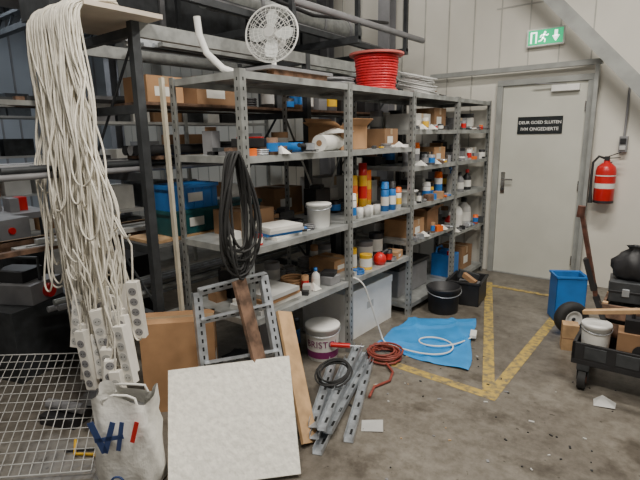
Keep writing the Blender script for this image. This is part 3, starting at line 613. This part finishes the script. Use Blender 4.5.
b=B(); b.tube([(-2.15,1.0,.01),(-2.3,.98,.01),(-2.38,.92,.012),(-2.5,.98,.01)],.008,YEL); b.tube([(-2.2,1.02,.012),(-2.32,1.02,.01),(-2.45,.9,.01)],.006,BLACK); b.done('yellow_rope')

# ---------------------------------------------------------------- right-hand cart
b=B(); b.M=place(-.18,3.44,0,.02)
b.mm((-.34,-.25,.17),(.45,.27,.20),BLACK); b.mm((-.34,-.25,.20),(.45,-.23,.31),BLACK); b.mm((-.34,.25,.20),(.45,.27,.31),BLACK); b.mm((-.34,-.25,.20),(-.32,.25,.31),BLACK)
for k in range(4): b.mm((-.27+k*.17,-.254,.215),(-.15+k*.17,-.25,.295),STEELD)
for x in(-.27,.38):
    for y in(-.22,.22):
        b.mm((x-.035,y-.03,.13),(x+.035,y+.03,.17),STEELD)
        for sx in(-1,1): b.mm((x+sx*.030-.002,y-.02,.06),(x+sx*.030+.002,y+.03,.14),STEELD)
        b.cyl((x-.022,y,.065),(x+.022,y,.065),.065,RUB); b.cyl((x-.025,y,.065),(x+.025,y,.065),.030,RUST)
b.done('platform_cart',.002)
b=B(); b.beam((-.56,3.32,1.12),(-.44,3.36,.58),.038,.022,RUST,up=(1,0,0)); b.beam((-.44,3.36,.58),(-.30,3.38,.215),.045,.03,BLACK,up=(1,0,0)); b.cyl((-.565,3.32,1.08),(-.56,3.32,1.15),.022,RUST)
b.beam((-.51,3.335,.82),(-.45,3.35,.62),.055,.03,BLACK,up=(1,0,0)); b.done('jack_handle')
bucket('paint_bucket',-.405,3.28,.201,.082,.23,WHITE,(PAPER,RED),None,face=-1.2)
b=B(); b.M=place(-.13,3.52,.201,.03)
for z in(.0,.12,.24):
    for s in(-1,1): b.mm((-.28,s*.14-.008,z),(.30,s*.14+.008,z+.09),WOODD); b.mm((s*.28+.01-.008,-.13,z),(s*.28+.01+.008,.13,z+.09),WOODD)
for x in(-.26,.28):
    for y in(-.12,.12): b.mm((x-.015,y-.015,0),(x+.015,y+.015,.34),WOODL)
b.mm((-.25,-.12,.01),(.27,.12,.32),BLACK); b.done('wooden_crate',.002)
def lump(name,x,y,z,s,m,seed,rz=0,hs=1.0):
    b=B(); b.M=place(x,y,z,rz); rg=[(0,.10,.09),(.03,.14,.11),(.09,.16,.12),(.15,.145,.11),(.20,.09,.08),(.235,.04,.03),(.26,.06,.05)]; n=28; vs=[]
    for z_,rx,ry in rg:
        for k in range(n):
            t=2*math.pi*k/n; w_=1+.13*math.sin(5*t+z_*20+seed)+.08*math.sin(9*t-z_*30+seed); vs.append((s*rx*w_*math.cos(t),s*ry*w_*math.sin(t),s*hs*z_))
    b.poly(vs,[(i*n+k,i*n+(k+1)%n,(i+1)*n+(k+1)%n,(i+1)*n+k) for i in range(len(rg)-1) for k in range(n)]+[tuple(range(n))[::-1]],m,True); b.done(name)
# tool case and bag on the crate
b=B(); b.M=place(-.22,3.53,.546,.12); b.mm((-.17,-.11,0),(.17,.11,.13),STEELD); b.mm((-.175,-.115,.06),(.175,.115,.075),BLACK); b.mm((-.10,-.118,.04),(-.06,-.11,.09),GALV); b.mm((.06,-.118,.04),(.10,-.11,.09),GALV); b.done('tool_case',.008)
lump('black_refuse_bag',-.27,3.54,.677,.78,BLACK,1,.2,1.05); lump('grey_cloth_bundle',.06,3.52,.546,.6,GREYP,3,.5)
b=B(); b.M=place(-.16,3.29,.201,.1); b.mm((-.13,-.07,0),(.20,.07,.22),CARD2); b.mm((-.10,-.05,.22),(.16,.05,.30),BLACK); b.cyl((0,-.07,.11),(0,-.078,.11),.05,BLACK); b.tube([(-.06,0,.30),(-.06,0,.36),(.1,0,.36),(.1,0,.30)],.012,BLACK); b.done('electric_motor_unit',.008)
b=B(); b.beam((-.47,3.18,.52),(-.02,3.13,.64),.05,.022,WOODL); b.beam((-.36,3.69,.22),(-.18,3.72,1.0),.045,.02,WOODD,up=(0,1,0)); b.beam((-.27,3.73,.22),(-.10,3.74,.92),.06,.02,WOODL,up=(0,1,0)); b.done('scrap_wood')
# blue crate + wheel
b=B(); b.M=place(-.80,4.45,0,.5); 
b.mm((-.12,-.10,0),(.12,.10,.01),BLUE)
for a,c_ in(((-.12,-.10,.0),(.12,-.09,.40)),((-.12,.09,0),(.12,.10,.40)),((-.12,-.10,0),(-.11,.10,.40)),((.11,-.10,0),(.12,.10,.40))): b.mm(a,c_,BLUE)
for z in(.385,): b.mm((-.13,-.11,z),(.13,-.10,z+.02),BLUE); b.mm((-.13,.10,z),(.13,.11,z+.02),BLUE); b.mm((-.13,-.11,z),(-.12,.11,z+.02),BLUE); b.mm((.12,-.11,z),(.13,.11,z+.02),BLUE)
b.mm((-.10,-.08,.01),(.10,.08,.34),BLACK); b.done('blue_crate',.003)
b=B(); TW=Matrix.Rotation(.75,3,'Z')@Matrix.Rotation(math.radians(90),3,'X')
WC=(-.69,4.10,.135)
b.lathe([(.068,-.035),(.105,-.045),(.13,-.030),(.135,0),(.13,.030),(.105,.045),(.068,.035)],WC,RUB,36,TW); b.lathe([(.070,-.036),(.055,-.036),(.05,-.02),(.02,-.03),(0,-.03)],WC,WHITE,24,TW); b.lathe([(.070,.036),(.055,.036),(.05,.02),(.02,.03),(0,.03)],WC,WHITE,24,TW)
b.lathe([(0,-.034),(.016,-.034),(.016,.034),(0,.034)],WC,STEELD,12,TW); b.done('spare_wheel')
b=B(); b.M=place(-.64,3.80,0,.3); b.mm((-.055,-.05,0),(.055,.05,.20),WOODL); b.mm((-.056,-.051,.09),(.056,.051,.10),CARD2); b.done('wood_block',.002)
b=B(); b.M=place(-.30,3.08,0,.3); b.poly([(-.06,-.04,.004),(.05,-.05,.01),(.07,.03,.004),(.0,.06,.03),(-.05,.04,.006)],[(0,1,3,4),(1,2,3)],LGREY); b.done('crumpled_paper')

# ---------------------------------------------------------------- background
def bgshelf(x,y0,y1,levels,seed):
    random.seed(seed); b=B()
    for y in(y0,(y0+y1)/2,y1):
        for xx in(x,x-.5): b.mm((xx-.02,y-.02,0),(xx+.02,y+.02,2.3),STEEL)
    for z in levels: b.mm((x-.5,y0,z-.03),(x,y1,z),LGREY)
    b.done('background_shelving')
    b=B()
    for z in levels:
        y=y0+.04
        while y<y1-.4:
            w=rnd(.12,.4); h=rnd(.12,.38); b.mm((x-.45,y,z),(x-.03-rnd(0,.1),y+w,z+h),random.choice([PAPER,CARD,LGREY,GREYP,BLACK,STEELD,WHITE,CARD2,STEELD,GREYP])); y+=w+rnd(.01,.08)
    b.done('stored_boxes')
bgshelf(-5.2,2.4,5.3,[.3,.8,1.3,1.8],3)
bgshelf(-7.6,.2,3.4,[.3,.85,1.4,1.95],5)
b=B(); b.mm((-6.2,.6,.82),(-5.4,2.2,.88),GREYP)
for x in(-6.15,-5.5):
    for y in(.65,2.1): b.mm((x,y,0),(x+.06,y+.06,.82),STEELD)
b.mm((-6.15,.7,.25),(-5.45,2.15,.28),STEELD); b.mm((-6.1,.8,.28),(-5.5,1.3,.7),STEELD); b.mm((-6.1,1.4,.28),(-5.5,2.0,.6),GREYP); b.done('workbench')
b=B(); random.seed(9)
for i in range(14): b.box((-5.8+rnd(-.2,.15),.72+i*.10,.88+.07),(rnd(.1,.3),.09,.14),random.choice([RED,BLACK,GREYP,PAPER,LGREY,STEELD,BLACK]))
b.done('bench_clutter')
b=B(); b.M=place(-4.75,1.35,0,.3); b.mm((-.3,-.35,0),(.3,.35,.75),STEELD); b.mm((-.25,-.3,.75),(.2,.3,.95),GREYP); b.cyl((0,-.2,.95),(0,-.2,1.40),.05,STEEL); b.mm((-.18,-.32,1.35),(.15,.05,1.58),GREYP); b.cyl((.1,-.36,1.05),(.1,-.28,1.05),.08,BLACK); b.cyl((0,-.0,1.2),(0,.0,1.36),.03,STEEL)
for k in range(3): b.mm((.301,-.3+k*.22,.2),(.305,-.12+k*.22,.6),BLACK)
b.mm((.201,-.2,.8),(.205,.0,.9),PAPER); b.cyl((.201,.12,.85),(.22,.12,.85),.03,RED); b.done('bench_drill_machine',.01)
b=B(); b.M=place(-4.6,.55,0,.2)
for x in(-.3,.3):
    for y in(-.4,.4): b.mm((x-.02,y-.02,0),(x+.02,y+.02,1.35),STEELD)
for z in(.35,.8,1.3): b.mm((-.32,-.42,z),(.32,.42,z+.03),STEELD)
for (z,m,y0,y1,h) in((.38,BLACK,-.35,.0,.3),(.38,GREYP,.05,.35,.25),(.83,LGREY,-.35,-.05,.3),(.83,STEELD,0,.35,.22),(1.33,GREYP,-.3,.2,.2)): b.mm((-.25,y0,z),(.27,y1,z+h),m); b.mm((.27,y0+.03,z+.05),(.275,y1-.1,z+h-.05),BLACK)
b.done('equipment_trolley',.004)
b=B(); b.mm((-5.39,.95,1.10),(-5.37,1.45,1.26),RED); b.mm((-5.385,.97,.88),(-5.375,.99,1.10),STEELD); b.mm((-5.385,1.41,.88),(-5.375,1.43,1.10),STEELD)
b.text("PK",.13,PAPER,lambda x,y:(-5.368,1.20+x,1.135+y)); b.done('red_banner')
for i,(x,y) in enumerate([(-4.2,5.48),(-3.25,5.48),(-8,4.5)]):
    b=B(); b.mm((x-.08,y-.08,0),(x+.08,y-.07,CEIL),GREYP); b.mm((x-.08,y+.07,0),(x+.08,y+.08,CEIL),GREYP); b.mm((x-.005,y-.07,0),(x+.005,y+.07,CEIL),GREYP); b.done('steel_column')
b=B()
for x in(-3.9,-6.5): b.mm((x-.08,-3,3.35),(x+.08,5.35,3.37),STEELD); b.mm((x-.08,-3,3.62),(x+.08,5.35,3.64),STEELD); b.mm((x-.01,-3,3.37),(x+.01,5.35,3.62),STEELD)
for k in range(4): 
    y=.3+k*1.3; b.mm((-9.9,y-.05,3.05),(-5.9,y+.05,3.12),STEELD); b.mm((-9.9,y-.05,3.26),(-5.9,y+.05,3.30),STEELD)
    for j in range(9): b.beam((-9.8+j*.42,y,3.12),(-9.6+j*.42,y,3.26),.03,.02,STEELD)
b.done('steel_roof_beams')
b=B(); b.cyl((-5.6,-2,3.1),(-5.6,5.35,3.1),.2,GREYP,seg=28); b.cyl((-3.65,3.0,2.85),(-3.65,5.35,2.85),.12,STEEL,seg=24)
for k in range(8): b.cyl((-5.6,-1.5+k,3.1),(-5.6,-1.46+k,3.1),.21,STEEL,seg=28)
for k in range(5): b.cyl((-3.65,3.1+k*.5,2.85),(-3.65,3.14+k*.5,2.85),.127,GREYP,seg=24)
b.mm((-4.75,1.9,2.60),(-4.2,5.35,3.3),STEELD); b.mm((-4.78,2.9,2.57),(-4.17,2.95,3.33),GREYP); b.mm((-4.78,4.2,2.57),(-4.17,4.25,3.33),GREYP)
b.done('ventilation_duct')
b=B()
for k in range(3): b.beam((-3.0-.13*k,5.35,2.52+.05*k),(-3.0-.13*k,2.0,2.58+.06*k),.05,.05,[STEELD,GREYP,STEELD][k])
for yy in(3.0,3.9,4.8): b.beam((-4.05,yy,2.46),(-2.6,yy,2.46),.06,.06,STEELD); b.mm((-2.64,yy-.02,2.46),(-2.60,yy+.02,CEIL),STEELD); b.mm((-4.06,yy-.02,2.46),(-4.02,yy+.02,CEIL),STEELD)
b.cyl((-2.62,3.0,2.62),(-2.62,5.2,2.62),.03,GREYP); b.tube([(-2.9,2.2,2.75),(-2.9,3.6,2.66),(-2.9,4.9,2.8)],.018,BLACK); b.done('overhead_pipes')

# ---------------------------------------------------------------- lights
def lamp(x,y,e,rz=0,L_=1.5,col=(1,.94,.85)):
    b=B(); b.M=place(x,y,CEIL-.12,rz); b.mm((-L_/2,-.08,.04),(L_/2,.08,.08),WHITE); b.mm((-L_/2,-.06,.02),(L_/2,.06,.04),mat('lamp_diffuser',(1,1,1),.5,0,0,1,emit=4)); b.done('fluorescent_lamp')
    l=bpy.data.lights.new('tube_light','AREA'); l.shape='RECTANGLE'; l.size=L_; l.size_y=.25; l.energy=e; l.color=col
    o=bpy.data.objects.new('tube_light',l); o.location=(x,y,CEIL-.12); o.rotation_euler=(0,0,rz); bpy.context.collection.objects.link(o)
lamp(-.6,3.5,90,.0); lamp(-.9,.7,115,.0); lamp(-4.9,1.0,26,1.57); lamp(-7.5,2.5,65,1.57,col=(.86,.93,1)); lamp(1.2,1.8,60,1.57); lamp(-3.2,4.9,8,0)
w=bpy.data.worlds.new('w'); bpy.context.scene.world=w; w.use_nodes=True; w.node_tree.nodes['Background'].inputs[0].default_value=(1,.95,.88,1); w.node_tree.nodes['Background'].inputs[1].default_value=.27

# ---------------------------------------------------------------- camera
psi=math.radians(38.5); th=math.radians(12.2); rho=math.radians(1.0)
F0=Vector((-math.sin(psi),math.cos(psi),0)); R0=Vector((math.cos(psi),math.sin(psi),0)); Z=Vector((0,0,1))
F=F0*math.cos(th)-Z*math.sin(th); U0=F0*math.sin(th)+Z*math.cos(th)
R=R0*math.cos(rho)-U0*math.sin(rho); U=U0*math.cos(rho)+R0*math.sin(rho)
M=Matrix((R,U,-F)).transposed().to_4x4(); M.translation=(0,0,1.6)
cam=bpy.data.cameras.new('camera'); cam.lens=27; cam.sensor_width=36; cam.clip_start=.05
co=bpy.data.objects.new('camera',cam); co.matrix_world=M; bpy.context.collection.objects.link(co); bpy.context.scene.camera=co
